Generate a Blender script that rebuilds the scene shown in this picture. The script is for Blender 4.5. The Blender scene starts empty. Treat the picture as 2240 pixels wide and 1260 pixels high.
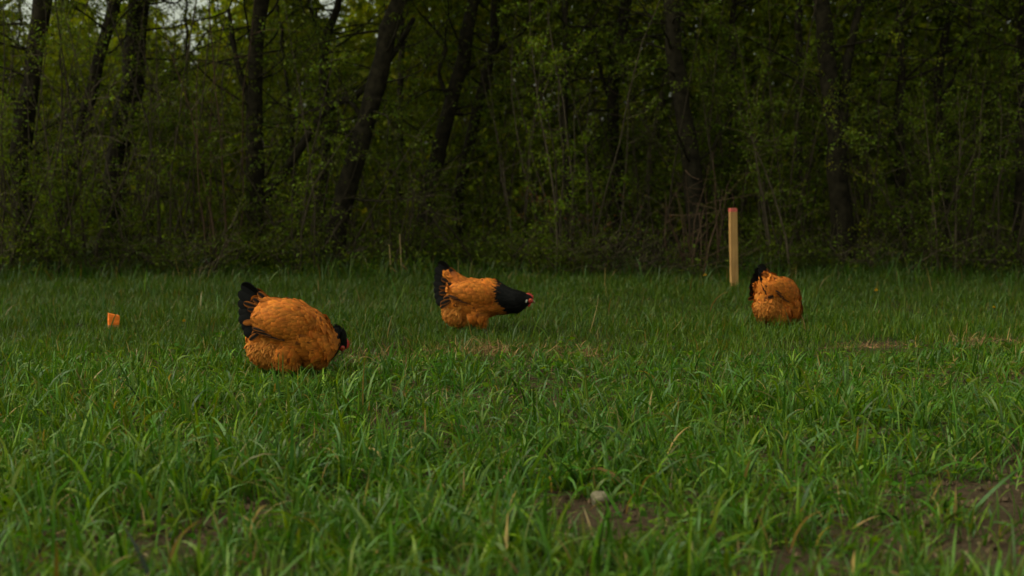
import bpy, bmesh, math, random
import numpy as np
from mathutils import Vector, Matrix

# ------------------------------------------------------------------ camera, sky, sun, exposure
SC = bpy.context.scene
COL = SC.collection
R = math.radians
CAM_H, FPX, PW, PH, HOR = 0.89, 3111.0, 2240.0, 1260.0, 330.0
PITCH = math.atan((PH / 2 - HOR) / FPX)
cam_d = bpy.data.cameras.new('camera')
cam_d.sensor_width = 36.0
cam_d.lens = 36.0 * FPX / PW
cam_d.clip_start, cam_d.clip_end = 0.05, 2000.0
cam_d.dof.use_dof = True
cam_d.dof.focus_distance = 5.3
cam_d.dof.aperture_fstop = 3.1
cam = bpy.data.objects.new('camera', cam_d)
cam.location = (0, 0, CAM_H)
cam.rotation_euler = (math.pi / 2 - PITCH, 0, 0)
COL.objects.link(cam)
SC.camera = cam

SUN_EL, SUN_AZ = R(52), R(-98)            # azimuth from +Y towards +X
world = bpy.data.worlds.new('World')
SC.world = world
world.use_nodes = True
wn, wl = world.node_tree.nodes, world.node_tree.links
bg = wn['Background']
sky = wn.new('ShaderNodeTexSky')
sky.sky_type = 'NISHITA'
sky.sun_disc = False
sky.sun_elevation = SUN_EL
sky.sun_rotation = SUN_AZ
sky.air_density, sky.dust_density, sky.ozone_density = 1.0, 4.0, 1.0
hs = wn.new('ShaderNodeHueSaturation')
hs.inputs['Saturation'].default_value = 0.22
wl.new(sky.outputs[0], hs.inputs['Color'])
tn = wn.new('ShaderNodeMix'); tn.data_type = 'RGBA'; tn.blend_type = 'MULTIPLY'; tn.inputs['Factor'].default_value = 1
tn.inputs['B'].default_value = (.95, 1.0, .80, 1)          # thin overcast: the blue mostly washed out
wl.new(hs.outputs[0], tn.inputs['A'])
wl.new(tn.outputs['Result'], bg.inputs['Color'])
bg.inputs['Strength'].default_value = 0.15
sd = bpy.data.lights.new('sun', 'SUN')
sd.energy, sd.angle, sd.color = 0.7, R(16), (1.0, 0.93, 0.80)
sun = bpy.data.objects.new('sun', sd)
sv = Vector((math.sin(SUN_AZ) * math.cos(SUN_EL), math.cos(SUN_AZ) * math.cos(SUN_EL), math.sin(SUN_EL)))
sun.rotation_euler = sv.to_track_quat('Z', 'Y').to_euler()
COL.objects.link(sun)
SC.view_settings.view_transform = 'Standard'
SC.view_settings.look = 'None'
SC.view_settings.exposure = 0.40
SC.view_settings.gamma = 1
SC.render.engine = 'CYCLES'
cy = SC.cycles
cy.max_bounces, cy.diffuse_bounces, cy.glossy_bounces, cy.transmission_bounces = 6, 4, 2, 4
cy.use_denoising = True
cy.sample_clamp_indirect = 4.0
cy.use_adaptive_sampling = True
cy.adaptive_threshold = 0.015

# ------------------------------------------------------------------ helpers
def ray(u, v):
    x, y, z = (u - PW / 2) / FPX, 1.0, -(v - PH / 2) / FPX
    c, s = math.cos(PITCH), math.sin(PITCH)
    return x, y * c + z * s, z * c - y * s

def at(u, v, Y):
    x, y, z = ray(u, v)
    return np.array((x / y * Y, Y, CAM_H + z / y * Y))

def on_ground(u, v):
    x, y, z = ray(u, v)
    t = -CAM_H / z
    return np.array((x * t, y * t, 0.0))

def vnoise(x, y, f, seed=0):
    """smooth value noise in -1..1"""
    x, y = np.asarray(x, float) * f + seed * 17.31, np.asarray(y, float) * f - seed * 9.77
    xi, yi = np.floor(x), np.floor(y)
    fx, fy = x - xi, y - yi
    fx, fy = fx * fx * (3 - 2 * fx), fy * fy * (3 - 2 * fy)
    def h(a, b):
        t = np.sin(a * 127.1 + b * 311.7 + seed * 74.7) * 43758.5453
        return (t - np.floor(t)) * 2 - 1
    return (h(xi, yi) * (1 - fx) + h(xi + 1, yi) * fx) * (1 - fy) + (h(xi, yi + 1) * (1 - fx) + h(xi + 1, yi + 1) * fx) * fy

def gz(x, y):
    return 0.022 * vnoise(x, y, 1.1, 1) + 0.012 * vnoise(x, y, 3.3, 2)

def mk(name, V, F, mat, parent=None, col=None, smooth=True, mat_idx=None):
    """one mesh object from arrays; F is a list of (n,3)/(n,4) int arrays"""
    V = np.asarray(V, np.float32).reshape(-1, 3)
    F = [np.asarray(f, np.int32) for f in (F if isinstance(F, list) else [F]) if len(f)]
    loops = np.concatenate([f.ravel() for f in F])
    tot = np.concatenate([np.full(len(f), f.shape[1], np.int32) for f in F])
    start = np.concatenate([[0], np.cumsum(tot)[:-1]]).astype(np.int32)
    me = bpy.data.meshes.new(name)
    me.vertices.add(len(V)); me.loops.add(len(loops)); me.polygons.add(len(tot))
    me.vertices.foreach_set('co', V.ravel())
    me.loops.foreach_set('vertex_index', loops)
    me.polygons.foreach_set('loop_start', start)
    me.polygons.foreach_set('loop_total', tot)
    me.polygons.foreach_set('use_smooth', np.full(len(tot), smooth))
    mats = mat if isinstance(mat, (list, tuple)) else [mat]
    for m in mats: me.materials.append(m)
    if mat_idx is not None: me.polygons.foreach_set('material_index', np.asarray(mat_idx, np.int32))
    me.update(calc_edges=True)
    if col is not None:
        c = np.ones((len(V), 4), np.float32); c[:, :3] = col
        me.attributes.new('Col', 'FLOAT_COLOR', 'POINT').data.foreach_set('color', c.ravel())
    o = bpy.data.objects.new(name, me)
    COL.objects.link(o)
    if parent is not None: o.parent = parent
    return o

def tag(o, label=None, cat=None, group=None, kind=None):
    if label: o['label'] = label
    if cat: o['category'] = cat
    if group: o['group'] = group
    if kind: o['kind'] = kind
    return o

def thing(name, label, cat, loc=(0, 0, 0), rz=0.0, group=None):
    o = bpy.data.objects.new(name, None)
    o.empty_display_size = 0.1
    o.location, o.rotation_euler = tuple(float(a) for a in loc), (0, 0, rz)
    COL.objects.link(o)
    return tag(o, label, cat, group)

class Geo:
    """collects pieces of one mesh"""
    def __init__(s): s.V, s.F3, s.F4, s.C, s.n = [], [], [], [], 0
    def add(s, V, F, col=None):
        V = np.asarray(V, float).reshape(-1, 3); F = np.asarray(F, int)
        (s.F3 if F.shape[1] == 3 else s.F4).append(F + s.n)
        s.V.append(V); s.n += len(V)
        if col is not None: s.C.append(np.broadcast_to(np.asarray(col, float), (len(V), 3)))
    def tube(s, P, rad, sides=7, col=None, cap=True):
        P = np.asarray(P, float); n = len(P); rad = np.broadcast_to(np.asarray(rad, float), (n,))
        T = np.gradient(P, axis=0); T /= np.linalg.norm(T, axis=1)[:, None] + 1e-9
        ref = np.array((0, 1.0, 0)) if abs(T[:, 1]).mean() < 0.8 else np.array((1.0, 0, 0))
        A = np.cross(T, ref); A /= np.linalg.norm(A, axis=1)[:, None] + 1e-9
        B = np.cross(T, A)
        a = np.arange(sides) * 2 * np.pi / sides
        ring = P[:, None] + rad[:, None, None] * (np.cos(a)[None, :, None] * A[:, None] + np.sin(a)[None, :, None] * B[:, None])
        i = np.arange(n - 1)[:, None] * sides; j = np.arange(sides)[None]; k = (j + 1) % sides
        F = np.stack([i + j, i + sides + j, i + sides + k, i + k], -1).reshape(-1, 4)
        s.add(ring, F, col)
        if cap:
            s.add(np.vstack([ring[-1], P[-1:] + T[-1:] * rad[-1] * .5]), np.stack([np.arange(sides), (np.arange(sides) + 1) % sides, np.full(sides, sides)], 1)[:, [1, 0, 2]], col)
    def build(s, name, mat, parent=None, smooth=True, off=None):
        V = np.concatenate(s.V)
        if off is not None: V = V - np.asarray(off)
        F = ([np.concatenate(s.F3)] if s.F3 else []) + ([np.concatenate(s.F4)] if s.F4 else [])
        return mk(name, V, F, mat, parent, np.concatenate(s.C) if s.C else None, smooth)

# ------------------------------------------------------------------ materials
def new_mat(name):
    m = bpy.data.materials.new(name); m.use_nodes = True
    nt = m.node_tree; nt.nodes.clear()
    out = nt.nodes.new('ShaderNodeOutputMaterial')
    return m, nt.nodes, nt.links, out

def col_mat(name, rough=.6, spec=.3, transl=0.0, tcol=(1, 1, 1), noise=None, amt=.25, rgb=None, bump=0.0):
    """colour from the mesh's own Col attribute (or rgb), varied by noise; optional leaf translucency"""
    m, N, L, out = new_mat(name)
    if rgb is None:
        c = N.new('ShaderNodeAttribute'); c.attribute_name = 'Col'; src = c.outputs['Color']
    else:
        c = N.new('ShaderNodeRGB'); c.outputs[0].default_value = (*rgb, 1); src = c.outputs[0]
    nz = None
    if noise:
        tc = N.new('ShaderNodeTexCoord'); nz = N.new('ShaderNodeTexNoise')
        nz.inputs['Scale'].default_value = noise; nz.inputs['Detail'].default_value = 4
        L.new(tc.outputs['Object'], nz.inputs['Vector'])
        mr = N.new('ShaderNodeMapRange')
        mr.inputs['From Min'].default_value, mr.inputs['From Max'].default_value = .3, .7
        mr.inputs['To Min'].default_value, mr.inputs['To Max'].default_value = 1 - amt, 1 + amt
        L.new(nz.outputs['Fac'], mr.inputs['Value'])
        mx = N.new('ShaderNodeMix'); mx.data_type = 'RGBA'; mx.blend_type = 'MULTIPLY'; mx.inputs['Factor'].default_value = 1
        L.new(src, mx.inputs['A']); L.new(mr.outputs[0], mx.inputs['B'])
        src = mx.outputs['Result']
    p = N.new('ShaderNodeBsdfPrincipled')
    p.inputs['Roughness'].default_value = rough
    p.inputs['Specular IOR Level'].default_value = spec
    L.new(src, p.inputs['Base Color'])
    if bump and nz:
        b = N.new('ShaderNodeBump'); b.inputs['Strength'].default_value = bump; b.inputs['Distance'].default_value = .01
        L.new(nz.outputs['Fac'], b.inputs['Height']); L.new(b.outputs[0], p.inputs['Normal'])
    if transl:
        t = N.new('ShaderNodeBsdfTranslucent')
        mt = N.new('ShaderNodeMix'); mt.data_type = 'RGBA'; mt.blend_type = 'MULTIPLY'; mt.inputs['Factor'].default_value = 1
        L.new(src, mt.inputs['A']); mt.inputs['B'].default_value = (*tcol, 1)
        L.new(mt.outputs['Result'], t.inputs['Color'])
        ms = N.new('ShaderNodeMixShader'); ms.inputs[0].default_value = transl
        L.new(p.outputs[0], ms.inputs[1]); L.new(t.outputs[0], ms.inputs[2]); L.new(ms.outputs[0], out.inputs[0])
    else:
        L.new(p.outputs[0], out.inputs[0])
    return m

M_GRASS = col_mat('grass_blade', .45, .28, .30, (1.3, 1.25, .35))
M_LEAF = col_mat('leaf', .6, .12, .42, (1.5, 1.35, .45))
M_FEATHER = col_mat('feather', .75, .15, .12, (1.1, 1, .8), noise=90, amt=.14)
M_PLUME_BLACK = col_mat('black_plume', .5, .07, 0, noise=300, amt=.3)
M_BARK = col_mat('bark', .9, .1, rgb=(.020, .016, .009), noise=22, amt=.6, bump=.8)
M_TWIG = col_mat('twig', .85, .1, noise=40, amt=.3)
M_DRY = col_mat('dry_stalk', .8, .15, .2, noise=60, amt=.25)
M_STONE = col_mat('stone', .9, .2, rgb=(.155, .128, .08), noise=45, amt=.35, bump=.6)
M_COMB = col_mat('comb_red', .5, .4, rgb=(.50, .035, .025), noise=120, amt=.25, bump=.3)
M_LOBE = col_mat('ear_lobe', .6, .3, rgb=(.42, .38, .30))
M_BEAK = col_mat('beak_horn', .5, .3, rgb=(.20, .13, .07))
M_SHANK = col_mat('shank', .6, .3, rgb=(.10, .10, .11), noise=150, amt=.3, bump=.4)
M_EYE = col_mat('eye_amber', .15, .5, rgb=(.45, .15, .02))
M_PUPIL = col_mat('eye_pupil', .1, .5, rgb=(.01, .01, .01))
M_PETAL = col_mat('dandelion_yellow', .7, .1, .2, (1, 1, .6), rgb=(.62, .36, .015), noise=300, amt=.2)

def wood_mat():
    m, N, L, out = new_mat('sawn_pine')
    tc = N.new('ShaderNodeTexCoord'); mp = N.new('ShaderNodeMapping')
    mp.inputs['Scale'].default_value = (60, 60, 3)
    L.new(tc.outputs['Object'], mp.inputs[0])
    nz = N.new('ShaderNodeTexNoise'); nz.inputs['Scale'].default_value = 1.5; nz.inputs['Detail'].default_value = 6
    L.new(mp.outputs[0], nz.inputs['Vector'])
    r = N.new('ShaderNodeValToRGB')
    r.color_ramp.elements[0].position, r.color_ramp.elements[0].color = .3, (.45, .21, .055, 1)
    r.color_ramp.elements[1].position, r.color_ramp.elements[1].color = .7, (.64, .35, .115, 1)
    L.new(nz.outputs['Fac'], r.inputs[0])
    n2 = N.new('ShaderNodeTexNoise'); n2.inputs['Scale'].default_value = 9
    L.new(tc.outputs['Object'], n2.inputs['Vector'])
    mx = N.new('ShaderNodeMix'); mx.data_type = 'RGBA'; mx.blend_type = 'MULTIPLY'; mx.inputs['Factor'].default_value = .45
    L.new(r.outputs[0], mx.inputs['A']); L.new(n2.outputs['Fac'], mx.inputs['B'])
    p = N.new('ShaderNodeBsdfPrincipled'); p.inputs['Roughness'].default_value = .8
    L.new(mx.outputs['Result'], p.inputs['Base Color']); L.new(p.outputs[0], out.inputs[0])
    return m
M_WOOD = wood_mat()
M_PAINT_PINK = col_mat('marker_paint_pink', .7, .2, rgb=(.62, .13, .10), noise=80, amt=.3)
M_PAINT_ORANGE = col_mat('marker_paint_orange', .6, .3, rgb=(.95, .20, .015), noise=60, amt=.2)

def soil_mat():
    m, N, L, out = new_mat('soil')
    tc = N.new('ShaderNodeTexCoord')
    n1 = N.new('ShaderNodeTexNoise'); n1.inputs['Scale'].default_value = 60; n1.inputs['Detail'].default_value = 8; n1.inputs['Roughness'].default_value = .7
    n2 = N.new('ShaderNodeTexNoise'); n2.inputs['Scale'].default_value = 3; n2.inputs['Detail'].default_value = 4
    for n in (n1, n2): L.new(tc.outputs['Object'], n.inputs['Vector'])
    r = N.new('ShaderNodeValToRGB')
    r.color_ramp.elements[0].position, r.color_ramp.elements[0].color = .3, (.050, .032, .018, 1)
    r.color_ramp.elements[1].position, r.color_ramp.elements[1].color = .72, (.15, .098, .056, 1)
    L.new(n1.outputs['Fac'], r.inputs[0])
    # turf thatch from the lawn's near edge to the wood and far beyond
    sx = N.new('ShaderNodeSeparateXYZ'); L.new(tc.outputs['Object'], sx.inputs[0])
    ad = N.new('ShaderNodeMath'); ad.operation = 'ADD'; L.new(sx.outputs['Y'], ad.inputs[0]); L.new(n2.outputs['Fac'], ad.inputs[1])
    mr = N.new('ShaderNodeMapRange'); mr.inputs['From Min'].default_value, mr.inputs['From Max'].default_value = 6.7, 7.3
    L.new(ad.outputs[0], mr.inputs['Value'])
    r2 = N.new('ShaderNodeValToRGB')
    r2.color_ramp.elements[0].position, r2.color_ramp.elements[0].color = .3, (.020, .024, .008, 1)
    r2.color_ramp.elements[1].position, r2.color_ramp.elements[1].color = .75, (.065, .060, .024, 1)
    L.new(n1.outputs['Fac'], r2.inputs[0])
    mx = N.new('ShaderNodeMix'); mx.data_type = 'RGBA'
    L.new(mr.outputs[0], mx.inputs['Factor']); L.new(r.outputs[0], mx.inputs['A']); L.new(r2.outputs[0], mx.inputs['B'])
    p = N.new('ShaderNodeBsdfPrincipled'); p.inputs['Roughness'].default_value = .95; p.inputs['Specular IOR Level'].default_value = .1
    b = N.new('ShaderNodeBump'); b.inputs['Strength'].default_value = 1.0; b.inputs['Distance'].default_value = .035
    L.new(n1.outputs['Fac'], b.inputs['Height']); L.new(b.outputs[0], p.inputs['Normal'])
    L.new(mx.outputs['Result'], p.inputs['Base Color']); L.new(p.outputs[0], out.inputs[0])
    return m
M_SOIL = soil_mat()

# ------------------------------------------------------------------ ground
def build_ground():
    fx = np.concatenate([[-900, -300, -100, -40, -20, -12], np.arange(-7, 7.01, .07), [12, 20, 40, 100, 300, 900]])
    fy = np.concatenate([[-300, -60, -15, -4, 0], np.arange(1.6, 12.6, .07), [14, 17, 22, 30, 60, 150, 400, 1200]])
    X, Y = np.meshgrid(fx, fy)
    Z = gz(X, Y) + 0.006 * vnoise(X, Y, 9, 5) + .005 * vnoise(X, Y, 21, 6)
    n, m = len(fy), len(fx)
    i = np.arange(n - 1)[:, None] * m; j = np.arange(m - 1)[None]
    F = np.stack([i + j, i + j + 1, i + m + j + 1, i + m + j], -1).reshape(-1, 4)
    o = mk('ground', np.stack([X, Y, Z], -1), F, M_SOIL)
    tag(o, 'brown soil showing between the grass blades', 'ground', kind='structure')
build_ground()

def soil_crumbs():
    rng = np.random.default_rng(8); n = 34000
    y = rng.uniform(2.4, 6.6, n); x = rng.uniform(-1, 1, n) * (y * .36 + .7)
    r = .0018 + .011 * rng.random(n) ** 6
    o = np.array([(1, 0, 0), (-.5, .87, 0), (-.5, -.87, 0), (0, 0, 1), (0, 0, -1)], float)
    V = o[None] * rng.uniform(.6, 1.3, (n, 5, 1)) * r[:, None, None] + rng.normal(0, .15, (n, 5, 3)) * r[:, None, None]
    V += np.stack([x, y, gz(x, y) + r * .35], 1)[:, None]
    f = np.array([(0, 1, 3), (1, 2, 3), (2, 0, 3), (1, 0, 4), (2, 1, 4), (0, 2, 4)])
    F = (np.arange(n)[:, None, None] * 5 + f[None]).reshape(-1, 3)
    C = np.repeat(np.array((.115, .075, .043)) * rng.uniform(.5, 1.6, (n, 1)), 5, 0)
    tag(mk('soil_crumbs', V, F, M_TWIG, None, C, False), 'crumbs and small clods of brown soil among the grass', 'soil', kind='stuff')
soil_crumbs()

# ------------------------------------------------------------------ the wood
def leaf_mesh(rng, P, D, size, col, asp=.48):
    """folded pointed leaves: P base points, D directions, size lengths"""
    n = len(P)
    D = D / (np.linalg.norm(D, axis=1)[:, None] + 1e-9)
    up = np.array((0, 0, 1.0)) + rng.normal(0, .6, (n, 3))
    S = np.cross(D, up); S /= np.linalg.norm(S, axis=1)[:, None] + 1e-9
    Nn = np.cross(S, D)
    L = size[:, None]; W = L * asp * rng.uniform(.8, 1.2, (n, 1))
    mid = P + D * L * .45 - Nn * L * .06
    a, c = P, P + D * L - Nn * L * rng.uniform(0, .25, (n, 1))
    b, d = mid + S * W * .5 + Nn * L * .10, mid - S * W * .5 + Nn * L * .10
    V = np.stack([a, b, c, d], 1).reshape(-1, 3)
    k = np.arange(n)[:, None] * 4
    F = np.concatenate([k + np.array([[0, 1, 2]]), k + np.array([[0, 2, 3]])])
    return V, F, np.repeat(col, 4, 0)

OLIVE, FRESH, YELLOW, RUSSET = np.array((.070, .098, .006)), np.array((.096, .138, .007)), np.array((.215, .250, .008)), np.array((.16, .07, .025))
def leaf_cols(rng, n, base, var=.22):
    c = base[None] * (1 + rng.normal(0, var, (n, 1))) * (1 + rng.normal(0, .08, (n, 3)))
    return np.clip(c, .004, .9)

def wander(rng, p, d, L, n=6, jit=.18, up=0.0):
    """a branch as a polyline that wanders"""
    P = [np.array(p, float)]; d = np.array(d, float); d /= np.linalg.norm(d)
    for i in range(n):
        d = d + rng.normal(0, jit, 3); d[2] += up; d /= np.linalg.norm(d)
        P.append(P[-1] + d * L / n)
    return np.array(P)

def interp_path(P, t):
    P = np.asarray(P); s = np.linspace(0, 1, len(P))
    return np.stack([np.interp(t, s, P[:, k]) for k in range(3)], -1)

def smooth_path(P, n):
    P = np.asarray(P, float)
    if len(P) < 3: return interp_path(P, np.linspace(0, 1, n))
    d = np.concatenate([[0], np.cumsum(np.linalg.norm(np.diff(P, axis=0), axis=1))]); d /= d[-1]
    t = np.linspace(0, 1, n); out = []
    for tt in t:
        i = min(max(np.searchsorted(d, tt, 'right') - 1, 0), len(P) - 2)
        u = (tt - d[i]) / (d[i + 1] - d[i] + 1e-9)
        p0, p1, p2, p3 = P[max(i - 1, 0)], P[i], P[i + 1], P[min(i + 2, len(P) - 1)]
        out.append(.5 * (2 * p1 + (p2 - p0) * u + (2 * p0 - 5 * p1 + 4 * p2 - p3) * u * u + (3 * p1 - p0 - 3 * p2 + p3) * u ** 3))
    return np.array(out)

class Foliage:
    def __init__(s): s.P, s.D, s.S = [], [], []
    def along(s, rng, pts, n, size, t0=.15, spread=.9, droop=.25, off=.012):
        m = pts.mean(0)                                   # leaves come in clumps with gaps between
        cl = 1.05 + 1.5 * float(vnoise(m[0] + .6 * m[1], m[2] - .4 * m[1], 2.6, 61))
        n = int(n * min(max(cl, .12), 2.0)) + 1
        t = rng.uniform(t0, 1, n)
        P = interp_path(pts, t); d = (pts[-1] - pts[0]); d = d / (np.linalg.norm(d) + 1e-9)
        D = d[None] * .6 + rng.normal(0, spread, (n, 3)); D[:, 2] -= droop
        s.P.append(P + rng.normal(0, off, (n, 3))); s.D.append(D); s.S.append(size * rng.uniform(.6, 1.25, n))
    def count(s): return sum(len(p) for p in s.P)
    def build(s, rng, name, parent, base, off, asp=.5, var=.22):
        P, D, S = np.concatenate(s.P), np.concatenate(s.D), np.concatenate(s.S)
        V, F, C = leaf_mesh(rng, P, D, S, leaf_cols(rng, len(P), base, var), asp)
        return mk(name, V - np.asarray(off), F, M_LEAF, parent, C)

def sprays(rng, geo, fol, p, d, L, r, twigs, leaves, size, depth_up=.02, twig_len=.34):
    """a side branch with leafy twigs"""
    B = wander(rng, p, d, L, 6, .16, depth_up)
    geo.tube(B, np.linspace(r, .0025, len(B)), 5, cap=False)
    for k in range(twigs):
        t = rng.uniform(.15, 1)
        q = interp_path(B, t)
        dd = (B[-1] - B[0]) / L * .7 + rng.normal(0, .7, 3); dd[2] += .1
        T = wander(rng, q, dd, twig_len * rng.uniform(.5, 1.3), 3, .2, -.03)
        geo.tube(T, np.linspace(.0035, .0015, len(T)), 3, cap=False)
        fol.along(rng, T, leaves, size)
    fol.along(rng, B, leaves, size, .4)

def tree(label, pix, Y, r, seed, limbs=(), base=OLIVE, height=6.5, density=1.0, low=.55, group=None, cat='tree', name='woodland_tree', canopy=34, leaf=.029):
    rng = np.random.default_rng(seed)
    P = [at(u, v, Y + dy) for (u, v, dy) in pix]
    P[0][2] = -0.06
    d = P[-1] - P[-2]; d /= np.linalg.norm(d)
    q = P[-1]
    while q[2] < height:
        d = d + rng.normal(0, .10, 3); d[2] += .12; d /= np.linalg.norm(d)
        q = q + d * .8; P.append(q)
    S = smooth_path(P, 34)
    S[1:, :2] += rng.normal(0, .008, (33, 2))
    t = np.linspace(0, 1, 34)
    rad = .88 * r * (1 - .72 * t) * (1 + .06 * rng.normal(0, 1, 34)) * (1 + .45 * np.exp(-t * 40))
    geo = Geo(); geo.tube(S, rad, 10)
    fol, high = Foliage(), Foliage()
    root = thing(name, label, cat, (S[0][0], S[0][1], 0), 0, group)
    off = np.array((S[0][0], S[0][1], 0))
    zs = S[:, 2]
    for (lp, lr) in limbs:
        LP = smooth_path([at(u, v, Y + dy) for (u, v, dy) in lp], 14)
        geo.tube(LP, np.linspace(lr, lr * .45, 14), 7)
        for k in range(int(5 * density)):
            sprays(rng, geo, fol, interp_path(LP, rng.uniform(.3, 1)), rng.normal(0, 1, 3) + (0, 0, .3), rng.uniform(.3, .7), .007, 5, 12, leaf)
    # low leafy branches in view
    nb = int(rng.integers(22, 28) * density)
    for k in range(nb):
        z = rng.uniform(low, 3.0)
        i = int(np.argmin(abs(zs - z)))
        a = rng.uniform(0, 2 * np.pi)
        dd = np.array((math.cos(a), math.sin(a) * .9, rng.uniform(-.15, .75)))
        sprays(rng, geo, fol, S[i], dd, rng.uniform(.45, 1.15), .010, 7, 18, leaf)
    # the canopy above
    for k in range(canopy):
        z = rng.uniform(2.8, height)
        i = int(np.argmin(abs(zs - z)))
        a = rng.uniform(0, 2 * np.pi)
        dd = np.array((math.cos(a), math.sin(a) + .1, rng.uniform(.1, .8)))
        B = wander(rng, S[i], dd, rng.uniform(.9, 2.0), 5, .2, .03)
        geo.tube(B, np.linspace(.016, .004, len(B)), 4, cap=False)
        high.along(rng, B, 60, .135, .2, .8, .3, .16)
    geo.build('trunk', M_BARK, root, off=off)
    fol.P += high.P; fol.D += high.D; fol.S += high.S
    fol.build(rng, 'crown', root, base, off)
    return root

def T(*p): return [(*a, 0) if len(a) == 2 else a for a in p]
tree('thick dark trunk standing at the far left edge of the wood', T((62, 590), (48, 350), (72, 150), (95, -20)), 10.6, .095, 11, low=.7)
tree('dark trunk leaning right, second from the left edge of the wood', T((112, 588), (155, 380), (207, 170), (258, -20)), 10.9, .065, 12)
tree('thickest dark trunk on the left, widening to a broad mass at the top edge', T((232, 585), (250, 380), (287, 200), (305, -20)), 11.3, .12, 13)
tree('dark upright trunk behind the pecking hen, with a limb reaching up to the right', T((552, 592), (558, 400), (556, 200), (575, -20)), 10.7, .082, 14,
     limbs=[(T((560, 460), (640, 350), (715, 240), (785, 205), (860, 120), (905, 40)), .04), (T((556, 250), (520, 140), (500, 20)), .03)])
tree('bent slim trunk forking near the top, left of the strongly leaning trunk', T((690, 588), (712, 330), (708, 110), (745, -20)), 12.2, .05, 15, canopy=16, density=.7,
     limbs=[(T((711, 140), (690, 60), (668, -20)), .022)])
tree('strongly leaning dark trunk between the pecking hen and the walking hen', T((730, 592), (745, 470), (790, 300), (830, 150), (875, -20)), 10.5, .088, 16, density=.8,
     limbs=[(T((800, 270), (760, 220), (700, 235), (640, 260)), .022)])
tree('curving leaning trunk directly above the walking hen\'s tail', T((922, 590), (935, 430), (985, 250), (1042, -20)), 11.4, .075, 17, canopy=16, density=.8, base=FRESH,
     limbs=[(T((990, 235), (960, 160), (975, 100), (930, 40)), .022), (T((1010, 160), (1120, 90), (1190, 20)), .02)])
tree('second curving trunk close behind the one above the walking hen', T((1000, 588), (1004, 430), (1035, 280), (1078, 100), (1085, -20)), 12.3, .06, 18, canopy=16, density=.8, base=FRESH)
tree('thin straight trunk rising above the walking hen\'s black neck', T((1246, 590), (1243, 400), (1236, 200), (1238, -20)), 11.0, .036, 19, canopy=16, density=.8, base=FRESH)
tree('crooked dark trunk halfway between the walking hen and the tall stake', T((1345, 592), (1352, 400), (1340, 200), (1372, -20)), 11.6, .062, 20,
     limbs=[(T((1345, 260), (1310, 140), (1290, 40)), .02)])
tree('big dark trunk just left of the tall wooden stake', T((1536, 600), (1512, 350), (1480, 150), (1466, -20)), 10.5, .085, 21)
tree('slim straight trunk seen above the tall wooden stake', T((1604, 596), (1598, 250), (1606, -20)), 11.7, .035, 22, density=.7, base=FRESH)
tree('big forked trunk behind and right of the rear-view hen', T((1852, 606), (1836, 400), (1818, 200), (1790, -20)), 10.4, .09, 23,
     limbs=[(T((1838, 360), (1852, 150), (1888, -20)), .05)], low=.8)
tree('slim upright trunk between the big forked trunk and the right edge', T((1986, 602), (1972, 400), (1968, 200), (1972, -20)), 10.8, .045, 24, base=FRESH)
tree('slender trunk with a right-hand fork, second from the right edge', T((2076, 602), (2062, 350), (2055, 150), (2092, -20)), 11.2, .042, 25, base=FRESH,
     limbs=[(T((2060, 220), (2110, 110), (2125, -10)), .022)])
tree('dark trunk standing at the right edge of the wood', T((2236, 602), (2238, 300), (2244, -20)), 10.7, .07, 26)
tree('dark trunk just outside the left side of the view', T((-150, 595), (-140, 300), (-120, -20)), 10.8, .08, 27)
tree('dark trunk just outside the right side of the view', T((2400, 600), (2390, 300), (2410, -20)), 10.9, .08, 28)

# slender trunks deeper in the wood
rg = np.random.default_rng(5)
for k in range(24):
    u = -200 + 2640 * (k + rg.uniform(.1, .9)) / 24; Y = rg.uniform(12.8, 17.5); lean = rg.normal(0, 45)
    vb = HOR + FPX * CAM_H / Y
    tree('slender dark trunk deep in the shadowed wood', T((u, vb), (u + lean * .4, 250), (u + lean, -60)), Y, rg.uniform(.025, .06), 100 + k,
         density=.62, low=.4, base=[OLIVE, FRESH, YELLOW * .7][k % 3] if 850 < u < 1500 else OLIVE, height=5.0 if u > 900 else 3.6, canopy=4,  # brighter leaves mid-wood, backlight put into their colour
         group='slender trunks deep in the wood', name='slender_tree', leaf=.040)

def shrub(label, u, Y, h, w, seed, base=OLIVE, stems=10, tw=9, lv=26, leaf=.027, bare=False, name='woodland_shrub', group=None, upright=.5, scol=(.055, .042, .026)):
    rng = np.random.default_rng(seed)
    p = at(u, HOR, Y); p[2] = 0
    root = thing(name, label, 'shrub', p, 0, group)
    geo, fol = Geo(), Foliage()
    for k in range(stems):
        a = rng.uniform(0, 2 * np.pi); q = p + np.array((math.cos(a) * w * .35 * rng.random(), math.sin(a) * .2 * rng.random(), -.03))
        d = np.array((math.cos(a) * (1 - upright) * w / h * 1.6, math.sin(a) * (1 - upright), 1.0))
        L = h * rng.uniform(.6, 1.15)
        S = wander(rng, q, d, L, 8, .075, .0)
        geo.tube(S, np.linspace(rng.uniform(.006, .011), .002, 9), 5, np.array(scol) * rng.uniform(.7, 1.4), cap=False)
        for j in range(tw):
            t = rng.uniform(.12, 1)
            dd = rng.normal(0, 1, 3); dd[2] = abs(dd[2]) * .5
            Tg = wander(rng, interp_path(S, t), dd, rng.uniform(.12, .42), 4, .2, 0)
            geo.tube(Tg, np.linspace(.003, .0012, 5), 3, np.array(scol) * rng.uniform(.8, 1.6), cap=False)
            if not bare or rng.random() < .3: fol.along(rng, Tg, lv if not bare else 3, leaf, .1, 1.0, .1, .018)
    geo.build('stems', M_TWIG, root, off=p)
    fol.build(rng, 'foliage', root, base, p)
    return root

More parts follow.
